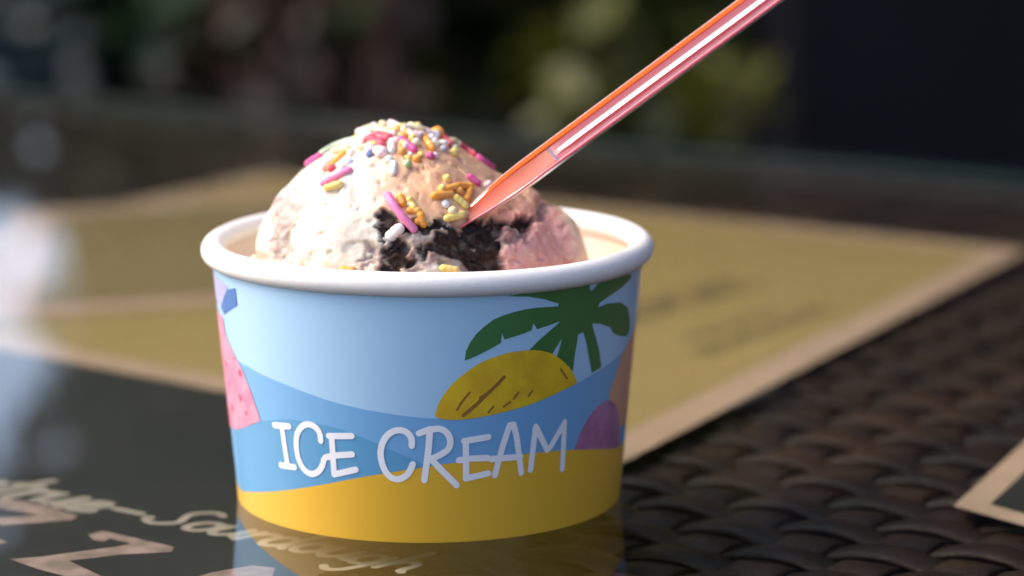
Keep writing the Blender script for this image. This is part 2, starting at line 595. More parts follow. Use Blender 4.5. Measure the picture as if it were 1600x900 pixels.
# blurred print lines on it
def scribble(n, x0, y0, x1, y1, h, seed, wd, style=0):
    r = random.Random(seed)
    d = Vector((x1-x0, y1-y0)); L = d.length; d.normalize(); nn = Vector((-d.y, d.x))
    lines = []
    for i in range(n):
        u = L*(i+.15)/n; wl_ = L/n*.62
        P = [(0, 0), (0, h)] if r.random() < .5 else [(0, h), (0, 0), (wl_, 0)]
        k = r.randint(0, 3)
        A = [[(0, 0), (0, h), (wl_, h*.9), (wl_, h*.5), (0, h*.45)], [(0, 0), (wl_*.5, h), (wl_, 0)], [(0, h), (0, 0), (wl_, 0), (wl_, h)], [(wl_, h), (0, h*.9), (0, .1*h), (wl_, 0)]][k]
        lines.append([tuple(Vector((x0, y0))+d*(u+a)+nn*b) for a, b in A])
    return strokes_to_polys(lines, wd)
p0 = on_plane(985, 505, ZS); p1 = on_plane(1200, 440, ZS)
flat('printed_heading', scribble(7, p0[0], p0[1], p1[0], p1[1], 13, 3, 4.2), ZS+.2, inkm, sb, step=3)
p0 = on_plane(1105, 556, ZS); p1 = on_plane(1310, 482, ZS)
flat('printed_line', scribble(12, p0[0], p0[1], p1[0], p1[1], 6, 5, 2.0), ZS+.2, inkm, sb, step=3)
p0 = on_plane(1090, 530, ZS); p1 = on_plane(1230, 487, ZS)
flat('printed_line', scribble(9, p0[0], p0[1], p1[0], p1[1], 5, 6, 1.4), ZS+.2, inkm, sb, step=3)
# smaller sheet lying over its left part
sm = [(-128, 214), (30, 262), (-8, 455), (-146, 408)]
olive = mat('menu_olive', (0.28, 0.20, 0.075, 1), 0.85, nscale=10, col2=(0.24, 0.175, 0.065, 1))
sheet('menu_sheet', 'smaller olive menu sheet with kraft border lying on the left part of the large one', sm, 15, ZS+.5, olive)
# dark sheet front left with kraft lettering
zd = ZS-.3
dk = [tuple((U*a+Vv*b).to_2d()) for a, b in ((-330, -170), (6, -170), (6, 150), (-330, 150))]
ds = thing('menu_sheet', 'dark menu sheet with kraft coloured lettering at the lower left of the tub', 'menu', (0, 0, TZ), 0)
flat('paper', [dk], zd, darkp, ds)
corner = [on_plane(1490, 790, ZS), on_plane(1590, 818, ZS), (330, 40), (250, 190)]
c1 = Vector(on_plane(1490, 790, ZS)); c2 = Vector(on_plane(1590, 818, ZS)); c3 = Vector(on_plane(1590, 700, ZS))
e1 = (c2-c1).normalized(); e2 = (c3-c1).normalized()
cs = [tuple(c1), tuple(c1+e1*150), tuple(c1+e1*150+e2*200), tuple(c1+e2*200)]
sheet('menu_sheet', 'dark menu sheet whose kraft bordered corner shows at the lower right edge', cs, 7, ZS, darkp)

# lettering on the dark sheet.  local frame: origin at the start of the script line, x along the baseline
o0 = Vector(on_plane(222, 812, ZS)); o1 = Vector(on_plane(690, 905, ZS))
bx = (o1-o0).normalized(); by = Vector((-bx.y, bx.x))
def loc_lines(lines, ox, oy, sc, slant=0.25):
    return [[tuple(o0+bx*(ox+(x+slant*y)*sc)+by*(oy+y*sc)) for x, y in L] for L in lines]
def arc(cx, cy, rx, ry, a0, a1, n=9):
    return [(cx+rx*math.cos(R(a0+(a1-a0)*i/n)), cy+ry*math.sin(R(a0+(a1-a0)*i/n))) for i in range(n+1)]
G = {
 'S': ([smooth_line([(0, .1), (.5, -.1), (1.0, .4), (.55, 1.0), (.35, 1.5), (.8, 1.95), (1.25, 1.7)])], 1.35),
 'o': ([arc(.45, .5, .4, .5, 90, 450, 14), [(.7, .9), (1.05, .95)]], 1.0),
 'u': ([smooth_line([(.05, 1), (.05, .2), (.35, 0), (.7, .3), (.8, 1)]), smooth_line([(.8, 1), (.8, .2), (1.1, .1)])], 1.1),
 'r': ([[(.1, 0), (.1, 1)], smooth_line([(.1, .6), (.35, 1), (.7, .95)])], .8),
 'd': ([arc(.4, .5, .38, .5, 60, 400, 14), smooth_line([(.8, 2), (.8, .3), (1.0, 0)])], 1.1),
 'g': ([arc(.4, .5, .38, .5, 60, 400, 14), smooth_line([(.8, 1), (.8, -.6), (.4, -1), (.05, -.7)])], 1.05),
 'h': ([[(.1, 2), (.1, 0)], smooth_line([(.1, .5), (.45, 1.05), (.8, .8), (.8, .1), (1.0, 0)])], 1.1),
 't': ([[(.3, 1.8), (.3, .1)], [(0, 1.1), (.7, 1.15)]], .8),
 'e': ([smooth_line([(.1, .5), (.75, .6), (.6, 1), (.2, .9), (.1, .4), (.4, 0), (.85, .2)])], .95),
 'n': ([[(.1, 1), (.1, 0)], smooth_line([(.1, .5), (.45, 1.05), (.8, .8), (.8, 0)])], 1.0),
}
def script(word, ox, oy, sc, wd, m, z, name='script_lettering'):
    L = []; x = 0
    for ch in word:
        g_, adv = G[ch]
        L += [[(a+x, b) for a, b in q] for q in g_]
        x += adv
    o = flat(name, strokes_to_polys(loc_lines(L, ox, oy, sc), wd), z, m, ds, step=2.5)
    return x*sc
script('Sourdough', 0, 0, 7.2, 2.0, inkw, zd+.12)
script('ntrue', -54, -2, 8.6, 3.4, inkw, zd+.12)
flat('printed_dash', strokes_to_polys([[tuple(o0+bx*-11+by*4), tuple(o0+bx*-4+by*4)]], 2.6), zd+.12, inkw, ds, step=2)
flat('printed_dot', strokes_to_polys([[tuple(o0+bx*-.8+by*2.6), tuple(o0+bx*-.2+by*2.6)]], 2.6), zd+.12, inkw, ds, step=2)
# big block letters PIZZA: strokes of heavy width, placed so that the two Zs and the tip of the A show
PZ = lambda px, py: on_plane(px, py, ZS)
def big_poly(pts): return [PZ(*p) for p in pts]
zl = [(138, 834), (160, 828), (196, 836), (272, 853), (268, 861), (190, 865), (108, 875), (172, 905), (150, 912), (60, 888), (14, 872), (60, 869), (180, 853), (205, 848), (172, 840), (162, 845), (145, 842)]
flat('letter', [big_poly(zl)], zd+.12, inkk, ds, step=2.5)
zl2 = [(-30, 783), (10, 778), (60, 784), (122, 805), (112, 811), (40, 817), (-40, 822), (-90, 822), (-60, 812), (60, 803), (0, 793)]
flat('letter', [big_poly(zl2)], zd+.12, inkk, ds, step=2.5)
al = [(290, 905), (330, 893), (395, 882), (430, 886), (425, 900), (440, 935), (420, 935), (400, 905), (372, 910), (300, 930)]
flat('letter', [big_poly(al)], zd+.12, inkk, ds, step=2.5)
al = [(-60, 838), (-10, 838), (12, 846), (-20, 854), (-70, 860)]
flat('letter', [big_poly(al)], zd+.12, inkk, ds, step=2.5)

# ------------------------------------------------------------------ the tub
tub = thing('ice_cream_tub', 'paper ice cream tub with blue sky, palm tree and yellow beach print', 'paper tub', (0, 0, TZ))
paperw = mat('white_paper', (0.80, 0.77, 0.73, 1), 0.45, 0.4, bump=.15, bscale=700)
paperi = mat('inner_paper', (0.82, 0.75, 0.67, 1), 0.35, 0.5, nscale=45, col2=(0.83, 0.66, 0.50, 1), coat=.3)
def pm(name, c, c2=None, ns=0):
    return mat(name, c, 0.38, 0.5, nscale=ns, col2=c2, coat=0.35, crough=.22, bump=.05, bscale=500)
M_sky = pm('print_sky', (0.38, 0.60, 0.80, 1))
M_wave = pm('print_wave', (0.165, 0.39, 0.65, 1))
M_wave2 = pm('print_wave_deep', (0.105, 0.32, 0.54, 1))
M_sand = pm('print_sand', (0.76, 0.43, 0.03, 1))
M_palm = pm('print_palm', (0.035, 0.15, 0.035, 1))
M_mango = pm('print_mango', (0.76, 0.49, 0.012, 1), (0.64, 0.38, 0.012, 1), 220)
M_mango2 = pm('print_mango_streak', (0.27, 0.12, 0.015, 1))
M_pink = pm('print_pink', (0.76, 0.20, 0.31, 1), (0.80, 0.32, 0.42, 1), 260)
M_pinkd = pm('print_pink_seed', (0.70, 0.05, 0.13, 1))
M_purple = pm('print_purple', (0.46, 0.19, 0.33, 1), (0.36, 0.13, 0.25, 1), 200)
M_cone = pm('print_cone', (0.72, 0.36, 0.22, 1))
M_navy = pm('print_navy', (0.04, 0.14, 0.40, 1))
M_lav = pm('print_lavender', (0.42, 0.40, 0.68, 1))
M_let = pm('print_white', (0.86, 0.86, 0.88, 1))
# body: outer wall, inner wall, raised base
z1 = 53.0
prof = [(RB, 0), (RB, .15)]+[(wall_r(z), z) for z in np.linspace(.6, 51.2, 24)]
a, b = lathe(prof, 192)
obj('wall', a, b, M_sky, tub)
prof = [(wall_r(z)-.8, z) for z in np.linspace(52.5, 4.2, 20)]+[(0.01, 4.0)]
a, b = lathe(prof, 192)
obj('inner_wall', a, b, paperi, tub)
prof = [(RB-.7, 0), (RB-1.2, 0), (RB-1.3, 3.0), (0.01, 3.0)]
a, b = lathe(prof, 128)
obj('base', a, b, paperw, tub)
rr = 2.45
prof = []
for k in range(20):
    t = 2*math.pi*k/20
    prof.append((44.85+rr*math.cos(t)*1.0, z1+rr*math.sin(t)))
a, b = lathe(prof, 224, closed=True)
a = [(x*(1+.0006*math.sin(5*math.atan2(y, x))), y, z+.00016*math.sin(3*math.atan2(y, x)+1)) for x, y, z in a]
# rolled seam: a small step where the paper ends overlap (right front)
rim = obj('rim', a, b, paperw, tub)

T = lambda L: [on_tub(*p) for p in L]
# wave
top = T([(388, 573), (420, 590), (450, 602), (520, 628), (580, 642), (640, 651), (700, 655), (760, 650), (820, 635), (880, 610), (930, 582), (975, 547)])
sand = T([(378, 767), (400, 769), (440, 767), (500, 758), (560, 746), (620, 736), (680, 727), (740, 718), (800, 711), (860, 704.5), (900, 702), (962, 700)])
HALF = math.pi*42.5
def extend(L, zl, zr):
    """carry a printed line round to the back seam"""
    l = [(-HALF, (zl+zr)/2), (-HALF*.8, zl+1.5), (-HALF*.62, zl)] 
    r = [(HALF*.62, zr), (HALF*.8, zr-1.5), (HALF, (zl+zr)/2)]
    return [p for p in l if p[0] < L[0][0]-4]+L+[p for p in r if p[0] > L[-1][0]+4]
sandL = extend(smooth_line(sand, 1), sand[0][1]+2, sand[-1][1]-1)
topL = extend(smooth_line(top, 1), top[0][1]+3, top[-1][1]+1)
E_ = 0.04
tub_print('printed_wave', [topL+sandL[::-1]], E_, M_wave, tub)
mid = T([(367, 669), (400, 659), (428, 655), (460, 655), (491, 660), (520, 667), (550, 676), (604, 699), (653, 721), (668, 728)])
midp = smooth_line(mid, 1)
sub = [p for p in sandL if p[0] < mid[-1][0]-1 and p[0] > mid[0][0]-12]
tub_print('printed_wave_shade', [[(sub[0][0], mid[0][1]-.5)]+midp+[(p[0], p[1]) for p in sub[::-1]]], 2*E_, M_wave2, tub)
tub_print('printed_sand', [sandL+[(HALF, .02), (-HALF, .02)]], 3*E_, M_sand, tub)
# palm
def cr(L, x0=690, y0=430, k=4.735): return [on_tub(x0+a/k, y0+b/k) for a, b in L]
palm = [
 cr([(170, 632), (180, 560), (215, 490), (260, 430), (315, 380), (380, 330), (460, 295), (540, 270), (620, 252), (700, 240), (850, 230), (910, 250), (910, 330), (860, 345), (780, 375), (705, 400), (690, 372), (676, 355), (665, 408), (580, 440), (465, 475), (455, 450), (446, 428), (438, 500), (350, 550), (250, 600)]),
 cr([(480, 156), (560, 142), (700, 125), (900, 90), (1000, 90), (1040, 200), (900, 225), (860, 208), (760, 178), (640, 158)]),
 cr([(960, 160), (985, 120), (1005, 40), (1090, 30), (1095, 100), (1110, 130), (1060, 230)]),
 cr([(1090, 150), (1110, 115), (1160, 60), (1260, 10), (1400, -10), (1400, 20), (1330, 90), (1230, 160), (1150, 215), (1140, 260)]),
 cr([(860, 220), (960, 140), (1100, 110), (1165, 210), (1150, 260), (1110, 375), (1050, 420), (1005, 440), (900, 440), (870, 340)]),
 cr([(1100, 270), (1160, 235), (1220, 210), (1320, 200), (1375, 240), (1390, 330), (1390, 400), (1370, 450), (1330, 450), (1290, 440), (1262, 420), (1250, 385), (1170, 358), (1100, 355)]),
 cr([(880, 340), (800, 410), (720, 480), (640, 560), (640, 600), (800, 620), (830, 560), (880, 480), (960, 420), (980, 350)]),
 cr([(900, 400), (1010, 420), (1000, 500), (985, 580), (970, 710), (840, 640), (865, 560), (890, 470)]),
 cr([(1040, 390), (1110, 365), (1140, 460), (1165, 560), (1180, 680), (1110, 722), (1092, 620), (1070, 500), (1050, 430)]),
]
tub_print('printed_palm_tree', palm, 2*E_, M_palm, tub)
c4 = lambda L: [on_tub(670+a/2.045, 420+b/2.045) for a, b in L]
scp = smooth_poly(c4([(20, 478), (24, 450), (38, 415), (70, 372), (100, 345), (135, 318), (175, 294), (235, 272), (290, 261), (345, 259), (390, 268), (425, 292), (452, 318), (470, 352), (473, 366), (430, 386), (370, 415), (310, 438), (240, 458), (160, 475), (90, 484)]), 1)
ys = tub_print('printed_scoop', [scp], 3*E_, M_mango, tub)
ys['label'] = 'yellow printed scoop with brown streaks'
stx = [c4([(240, 345), (215, 372), (185, 400), (165, 412)]), c4([(180, 405), (150, 435), (110, 468)]), c4([(130, 395), (105, 425), (90, 450)]), c4([(285, 395), (270, 415)]), c4([(330, 390), (318, 405)]), c4([(205, 440), (190, 458)]), c4([(260, 425), (238, 440)]), c4([(420, 320), (440, 350)])]
tub_print('printed_streaks', strokes_to_polys(stx[:2], .75)+strokes_to_polys(stx[2:], .45), 4*E_, M_mango2, tub, step=.8)
# purple scoop and its cone, running round the right side
zs = sand[-1][1]
sl_ = on_tub(892, 703)[0]
rz_ = on_tub(945, 627)[1]-zs
cx_ = on_tub(944, 640)[0]
pur = [(cx_+(cx_-sl_)*math.cos(R(a)), zs-2.5+(rz_+2.5)*math.sin(R(a))) for a in range(186, -7, -8)]
pu = tub_print('printed_scoop', [pur], 2.5*E_, M_purple, tub)
pu['label'] = 'purple printed scoop at the right side'
cn = [on_tub(950, 670), on_tub(952, 612), on_tub(962, 585), on_tub(972, 552), on_tub(976, 545)]
tub_print('printed_cone', [cn+[(84, zs+36), (84, zs-1)]], 2*E_, M_cone, tub)
# pink lolly at the left
lz = T([(352, 520), (360, 540), (378, 575), (392, 610), (402, 640), (408, 657)])
pk = [(-72, lz[0][1]+4), (lz[0][0]-.5, lz[0][1]+3.2)]+lz+[on_tub(385, 667), on_tub(371, 671), (-62, on_tub(371, 671)[1]-1.5), (-80, on_tub(371, 671)[1]+3)]
tub_print('printed_lolly', [pk], 4*E_, M_pink, tub)
sd_ = []
for (x, y, r_) in ((383, 583, .8), (384, 622, .8), (372, 637, .9), (366, 600, .6), (374, 560, .5), (393, 645, .5), (367, 652, .8), (362, 568, .7)):
    cx, cy = on_tub(x-7, y)
    sd_.append([(cx+r_*math.cos(k), cy+r_*math.sin(k)) for k in np.linspace(0, 5.6, 9)])
tub_print('printed_seeds', sd_, 5*E_, M_pinkd, tub, step=.8)
tub_print('printed_flag', [T([(350, 466), (357, 452), (368, 450), (371, 477), (351, 491), (346, 480)])], 3*E_, M_navy, tub)
lv = T([(347, 440), (357, 448), (351, 462), (349, 480)])
tub_print('printed_band', [lv+[(-70, lv[-1][1]), (-70, lv[0][1]+1)]], 2*E_, M_lav, tub)
# lettering
K = lambda L: [on_tub(400+a/3.2, 640+b/3.2) for a, b in L]
LET = {
 'I': [[(95, 77), (168, 83)], [(132, 85), (160, 272)], [(128, 277), (196, 287)]],
 'C': [smooth_line([(326, 155), (322, 112), (290, 76), (245, 70), (208, 110), (202, 175), (214, 250), (245, 305), (282, 325), (320, 308), (338, 270), (341, 250)])],
 'E': [[(366, 131), (480, 131)], [(380, 132), (393, 322)], [(350, 238), (402, 228), (482, 223)], [(393, 323), (500, 299)]],
 'C2': [smooth_line([(779, 180), (780, 140), (748, 104), (695, 100), (645, 135), (620, 205), (632, 280), (665, 335), (712, 352), (762, 325), (784, 272)])],
 'R': [[(815, 118), (872, 96)], [(870, 98), (862, 200), (842, 352)], smooth_line([(860, 103), (925, 90), (970, 128), (972, 190), (925, 225), (868, 248)]), [(872, 243), (935, 310), (1003, 377)]],
 'E2': [[(1040, 156), (1160, 136)], [(1048, 157), (1050, 343)], [(1014, 252), (1060, 245), (1155, 240)], [(1048, 343), (1160, 318)]],
 'A': [[(1193, 327), (1232, 180), (1266, 78), (1286, 74), (1300, 130), (1324, 315)], [(1172, 246), (1320, 234)]],
 'M': [[(1370, 300), (1396, 84), (1452, 200), (1470, 185), (1540, 62), (1528, 296)]],
}
for k, L in LET.items():
    wd = 1.30
    tub_print('letter', strokes_to_polys([K(q) for q in L], wd), 5*E_, M_let, tub, step=.8)

# ------------------------------------------------------------------ ice cream
def seg_dist(P, a, b):
    a = np.array(a, float); b = np.array(b, float); d = b-a
    t = np.clip(((P-a) @ d)/max(d @ d, 1e-9), 0, 1)
    return np.hypot(*(P-(a+t[:, None]*d)).T)
def line_dist(P, L):
    return np.min([seg_dist(P, L[i], L[i+1]) for i in range(len(L)-1)], axis=0)
def proj_np(X):
    P = X-np.array([0, -D0, H0])
    cy, sy = math.cos(YAW), math.sin(YAW); cp, sp = math.cos(PITCH), math.sin(PITCH)
    x = P[:, 0]*cy-P[:, 1]*sy; y = P[:, 0]*sy+P[:, 1]*cy; z = P[:, 2]
    d = y*cp-z*sp; u = y*sp+z*cp
    return np.c_[800+FP*x/d, 450-FP*u/d]
def sstep(x, a, b):
    t = np.clip((x-a)/(b-a), 0, 1); return t*t*(3-2*t)

NT, NP = 560, 300
th = np.linspace(0, 2*np.pi, NT, endpoint=False)
ph = np.linspace(0.004, np.pi*.80, NP)
TH, PH = np.meshgrid(th, ph)
dx = (np.sin(PH)*np.cos(TH)).ravel(); dy = (np.sin(PH)*np.sin(TH)).ravel(); dz = np.cos(PH).ravel()
X = np.c_[-1.0+34.3*dx, -1.0+33.5*dy, 47.5+31.0*dz]
# lean: right shoulder lower, left flank steep
k = sstep(X[:, 0], -6, 20)*.26
up = X[:, 2] > 47.5
X[:, 2] = np.where(up, 47.5+(X[:, 2]-47.5)*(1-k), X[:, 2])
nz = np.empty(len(X)); nf = np.empty(len(X)); nn_ = np.empty(len(X))
for i, p in enumerate(X):
    q = Vector(p)
    nz[i] = noise.noise(q*.075)
    nf[i] = noise.fractal(q*.42, 0.9, 2.1, 4)
    nn_[i] = noise.noise(q*.2+Vector((9, 3, 1)))
px = proj_np(X)
front = dy < .25
# dark chocolate pocket, front centre
def blob(cx, cy, rx, ry):
    return np.clip(1-np.hypot((px[:, 0]-cx)/rx, (px[:, 1]-cy)/ry), 0, 1)
jit = nf*14+nn_*10
pj = px+np.c_[jit, nn_*16+nf*8]
def streak(L, wd, soft):
    d = line_dist(pj, L)
    return (1-sstep(d, wd, wd+soft))*front
ch = np.zeros(len(X))
for L, wd, s in (([(612, 352), (612, 385), (624, 395), (610, 420)], 11, 10), ([(640, 360), (690, 352)], 5, 7), ([(690, 383), (730, 395), (752, 415)], 9, 9),
                 ([(722, 365), (760, 362), (768, 390), (765, 425)], 15, 10), ([(735, 350), (790, 352)], 6, 8), ([(800, 350), (830, 345)], 4, 9), ([(660, 395), (700, 372)], 4, 8)):
    ch = np.maximum(ch, streak(L, wd, s))
ch2 = np.zeros(len(X))       # purple-brown, half mixed
for L, wd, s in (([(478, 302), (452, 330), (440, 365), (436, 402)], 6, 13), ([(585, 385), (572, 425)], 3, 8), ([(790, 385), (825, 355), (862, 318)], 4, 12), ([(575, 380), (560, 405)], 2, 9),
                 ([(610, 396), (690, 385), (740, 405), (760, 420)], 19, 14), ([(700, 340), (735, 350)], 4, 10), ([(700, 395), (640, 400)], 16, 14)):
    ch2 = np.maximum(ch2, streak(L, wd, s))
ridge = np.exp(-(line_dist(px, [(858, 296), (880, 330), (900, 370), (912, 408)])/7)**2)*front
groove = np.exp(-(line_dist(px, [(846, 312), (868, 345), (884, 385), (890, 420)])/6)**2)*front
lroll = np.exp(-(line_dist(px, [(500, 262), (450, 305), (425, 345), (415, 390)])/9)**2)*front
lgro = np.exp(-(line_dist(px, [(482, 298), (455, 330), (442, 365), (438, 402)])/8)**2)*front
pore = sstep(nf, -.9, -.25)
sm_ = sstep(px[:, 0], 580, 680)*(1-sstep(px[:, 1], 330, 355))
disp = 1.1*nz+.20*nf*(1-.6*sm_)+.5*nn_*(1-.5*sm_)-1.5*ch-.7*ch2*sstep(px[:, 0], 540, 580)+1.3*ridge-1.2*groove+.9*lroll-1.0*lgro-.5*(1-pore)-.35*(1-sstep(nn_, -.45, -.2))
disp += (ch*.25+ch2*sstep(px[:, 0], 540, 580)*.6)*nf
nrm = np.c_[dx/34, dy/33, dz/30]; nrm /= np.linalg.norm(nrm, axis=1)[:, None]
X = X+nrm*disp[:, None]
V = X*MM
F = [(i*NT+k, i*NT+(k+1) % NT, (i+1)*NT+(k+1) % NT, (i+1)*NT+k) for i in range(NP-1) for k in range(NT)]
F.append(tuple(range(NT))[::-1])
F = [f_[::-1] for f_ in F]
# colours of the mixed ices
white = np.array([.67, .61, .50]); peach = np.array([.76, .42, .23]); pink = np.array([.70, .30, .26]); dark = np.array([.034, .019, .014]); mauve = np.array([.22, .135, .12]); crm = np.array([.80, .60, .40])
x_, y_ = pj[:, 0], pj[:, 1]
col = np.tile(white, (len(X), 1))
def mixc(c, t): 
    global col
    col = col*(1-t[:, None])+c*t[:, None]
tp = sstep(x_, 545, 650)*(1-sstep(y_, 335, 360))*sstep(y_, 205, 240)*.97+.3*(1-sstep(y_, 215, 260))
mixc(peach, np.clip(tp, 0, 1))
mixc(peach, .30*sstep(y_, 385, 425)*(1-sstep(x_, 560, 640))*front)
mixc(pink, np.clip(sstep(x_, 745, 800)*sstep(y_, 285, 345), 0, 1)*.85*front)
mixc(crm, np.clip(ridge*1.1, 0, 1)*.8)
mixc(crm, sstep(x_, 888, 905)*.7)
mixc(mauve, np.clip(ch2*(.75+.5*nf), 0, 1))
mixc(dark, np.clip(ch*(1.1+.5*nf), 0, 1))
mixc(np.array([.78, .70, .48]), np.clip(sstep(nf, .35, .8), 0, 1)*.35*(1-ch))

ice_m = bpy.data.materials.new('ice_cream'); ice_m.use_nodes = True
n = ice_m.node_tree.nodes; l = ice_m.node_tree.links
p = n['Principled BSDF']
at = n.new('ShaderNodeVertexColor'); at.layer_name = 'flavour'
l.new(at.outputs[0], p.inputs['Base Color'])
p.inputs['Roughness'].default_value = .45
p.inputs['Specular IOR Level'].default_value = .5
bw = n.new('ShaderNodeRGBToBW'); sr = n.new('ShaderNodeMapRange')
sr.inputs[1].default_value = .03; sr.inputs[2].default_value = .3; sr.inputs[3].default_value = .12; sr.inputs[4].default_value = .5
l.new(at.outputs[0], bw.inputs[0]); l.new(bw.outputs[0], sr.inputs[0]); l.new(sr.outputs[0], p.inputs['Specular IOR Level'])
p.inputs['Subsurface Weight'].default_value = .35
p.inputs['Subsurface Radius'].default_value = (1, .55, .3)
p.inputs['Subsurface Scale'].default_value = .004
tc = n.new('ShaderNodeTexCoord'); tx = n.new('ShaderNodeTexNoise'); tx.inputs['Scale'].default_value = 900; tx.inputs['Detail'].default_value = 6
l.new(tc.outputs['Object'], tx.inputs[0])
b_ = n.new('ShaderNodeBump'); b_.inputs['Strength'].default_value = .28; b_.inputs['Distance'].default_value = .0006
l.new(tx.outputs[0], b_.inputs['Height']); l.new(b_.outputs[0], p.inputs['Normal'])

def paint(o, cols):
    ca = o.data.color_attributes.new('flavour', 'FLOAT_COLOR', 'POINT')
    ca.data.foreach_set('color', np.c_[cols, np.ones(len(cols))].ravel().astype(np.float32))
scoop = obj('ice_cream_scoop', V, F, ice_m, loc=(0, 0, TZ))
paint(scoop, col)
tag(scoop, 'scoop of white, peach and pink ice cream with dark chocolate swirls in the tub', 'ice cream')
# melted ice cream lying in the tub round the scoop
NT2, NR2 = 200, 60
V2, C2 = [], []
for i in range(NR2+1):
    r_ = wall_r(45)-.7
    rr_ = r_*i/NR2
    for k in range(NT2):
        a = 2*math.pi*k/NT2
        x, y = rr_*math.cos(a), rr_*math.sin(a)
        h = 45.0+1.4*noise.noise(Vector((x*.12, y*.12, 3)))+.5*noise.noise(Vector((x*.5, y*.5, 7)))
        h += 7.5*math.exp(-(((x+36.0)/3.4)**2+((y+6)/8)**2))+5*math.exp(-(((x+33)/4)**2+((y+17)/6)**2))
        edge = min(1, (r_-rr_)/3)
        h += 1.2*(1-edge)
        V2.append((x*MM, y*MM, h*MM))
        t_ = .5+.5*noise.noise(Vector((x*.2, y*.2, 0)))
        C2.append((.82, .62-.06*t_, .44-.06*t_))
F2 = [(i*NT2+k, (i+1)*NT2+k, (i+1)*NT2+(k+1) % NT2, i*NT2+(k+1) % NT2) for i in range(NR2) for k in range(NT2)]
mel = obj('melted_ice_cream', V2, F2, ice_m, loc=(0, 0, TZ))
paint(mel, np.array(C2))
tag(mel, 'soft peach coloured melted ice cream lying round the foot of the scoop inside the tub', 'ice cream')

bv = BVHTree.FromPolygons([Vector(q) for q in X], F, all_triangles=False)
def hit(px_, py_, lift=0.0):
    o, d = pix_ray(px_, py_)
    d.normalize()
    r = bv.ray_cast(o, d)
    if r[0] is None:
        # point on the outline: nearest surface point to the ray
        best = None
        for k in range(0, 60):
            q = o+d*(560+k*1.5)
            s = bv.find_nearest(q)
            if best is None or s[3] < best[1][3]: best = (q, s)
        return best[1][0], best[1][1]
    return r[0], r[1]

# chocolate chunks stuck in the pocket
chm = mat('dark_chocolate', (0.012, 0.008, 0.008, 1), 0.5, 0.22, nscale=300, col2=(.024, .014, .012, 1), bump=.5, bscale=900)
CH = [(612, 362, 2.0, 'behind the short white strand'), (618, 392, 1.6, 'at the lower left of the dark pocket'), (668, 352, 1.7, 'left of the spoon tip'), (700, 355, 1.4, 'just under the spoon tip'),
      (730, 368, 3.0, 'largest one below the spoon'), (762, 362, 2.4, 'right of the largest one'), (762, 400, 2.6, 'low beside the pink ice cream'), (744, 394, 2.0, 'beneath the largest one'), (815, 352, 1.5, 'far right in the brown groove')]
for i, (x, y, r_, lab) in enumerate(CH):
    q, nn2 = hit(x, y)
    rc = random.Random(i+40)
    bm = bmesh.new()
    bmesh.ops.create_icosphere(bm, subdivisions=3, radius=1)
    sc_ = Vector((rc.uniform(.9, 1.4), rc.uniform(.6, .9), rc.uniform(.6, .9)))*r_
    for vv in bm.verts:
        c_ = vv.co.copy()
        s_ = .8+.5*noise.cell(c_*1.1+Vector((i*3, 0, 0)))*.4+.5*noise.noise(c_*1.6+Vector((i*3, 0, 0)))
        vv.co = Vector((c_.x*sc_.x, c_.y*sc_.y, c_.z*sc_.z))*s_*MM
    me = bpy.data.meshes.new('chocolate_piece'); bm.to_mesh(me); bm.free()
    me.materials.append(chm)
    me.polygons.foreach_set('use_smooth', [True]*len(me.polygons))
    o = bpy.data.objects.new('chocolate_piece', me); C.objects.link(o)
    o.location = Vector((0, 0, TZ))+(q-nn2*r_*.55)*MM
    o.rotation_euler = (rc.uniform(-.6, .6), rc.uniform(-.6, .6), rc.uniform(-.6, .6))
    tag(o, 'dark chocolate piece '+lab, 'chocolate', 'chocolate pieces in the ice cream')

# ------------------------------------------------------------------ sprinkles
SC = {'white': (.86, .84, .82), 'pale pink': (.86, .62, .62), 'pink': (.80, .20, .42), 'magenta': (.66, .06, .28), 'red': (.62, .035, .075), 'orange': (.90, .36, .03), 'yellow': (.90, .66, .17),
      'cream': (.88, .72, .42), 'green': (.42, .62, .28), 'pale green': (.52, .63, .44), 'blue': (.10, .16, .36), 'pale blue': (.50, .62, .75), 'grey': (.42, .42, .48)}
SM = {k: mat('sugar_'+k.replace(' ', '_'), c+(1,), .5, .4, sss=.25, nscale=700, col2=tuple(x*.8+.08 for x in c)+(1,), bump=.3, bscale=1500) for k, c in SC.items()}
def strand_s(x0, y0, x1, y1, c, lab, r_=.78, lift=.32, bend=0, arch=0):
    p0, n0 = hit(x0, y0); p1, n1 = hit(x1, y1)
    pm_, nm = hit((x0+x1)/2, (y0+y1)/2)
    nb = 9
    path = []
    side = (p1-p0).cross(n0).normalized()
    for k in range(nb):
        t = k/(nb-1)
        q = p0.lerp(p1, t)+(pm_-(p0+p1)/2)*(4*t*(1-t))*.75
        nn2 = n0.lerp(n1, t).normalized()
        path.append(q+nn2*(lift+arch*4*t*(1-t))+side*bend*4*t*(1-t))
    mid_ = (p0+p1)/2
    d = (p1-p0).normalized()
    # rounded ends
    path = [path[0]-d*r_*.8, path[0]-d*r_*.45]+path+[path[-1]+d*r_*.45, path[-1]+d*r_*.8]
    rad = [r_*.35, r_*.82]+[r_*(1+.16*noise.noise(Vector((k*.9+x0, y0, 1)))) for k in range(nb)]+[r_*.8, r_*.4]
    a, b = tube([(q-mid_)*MM for q in path], [q*MM for q in rad], 10)
    o = obj('sugar_strand', a, b, SM[c], loc=tuple(Vector((0, 0, TZ))+mid_*MM))
    return tag(o, c+' sugar strand '+lab, 'sprinkle', 'sugar sprinkles on the ice cream')
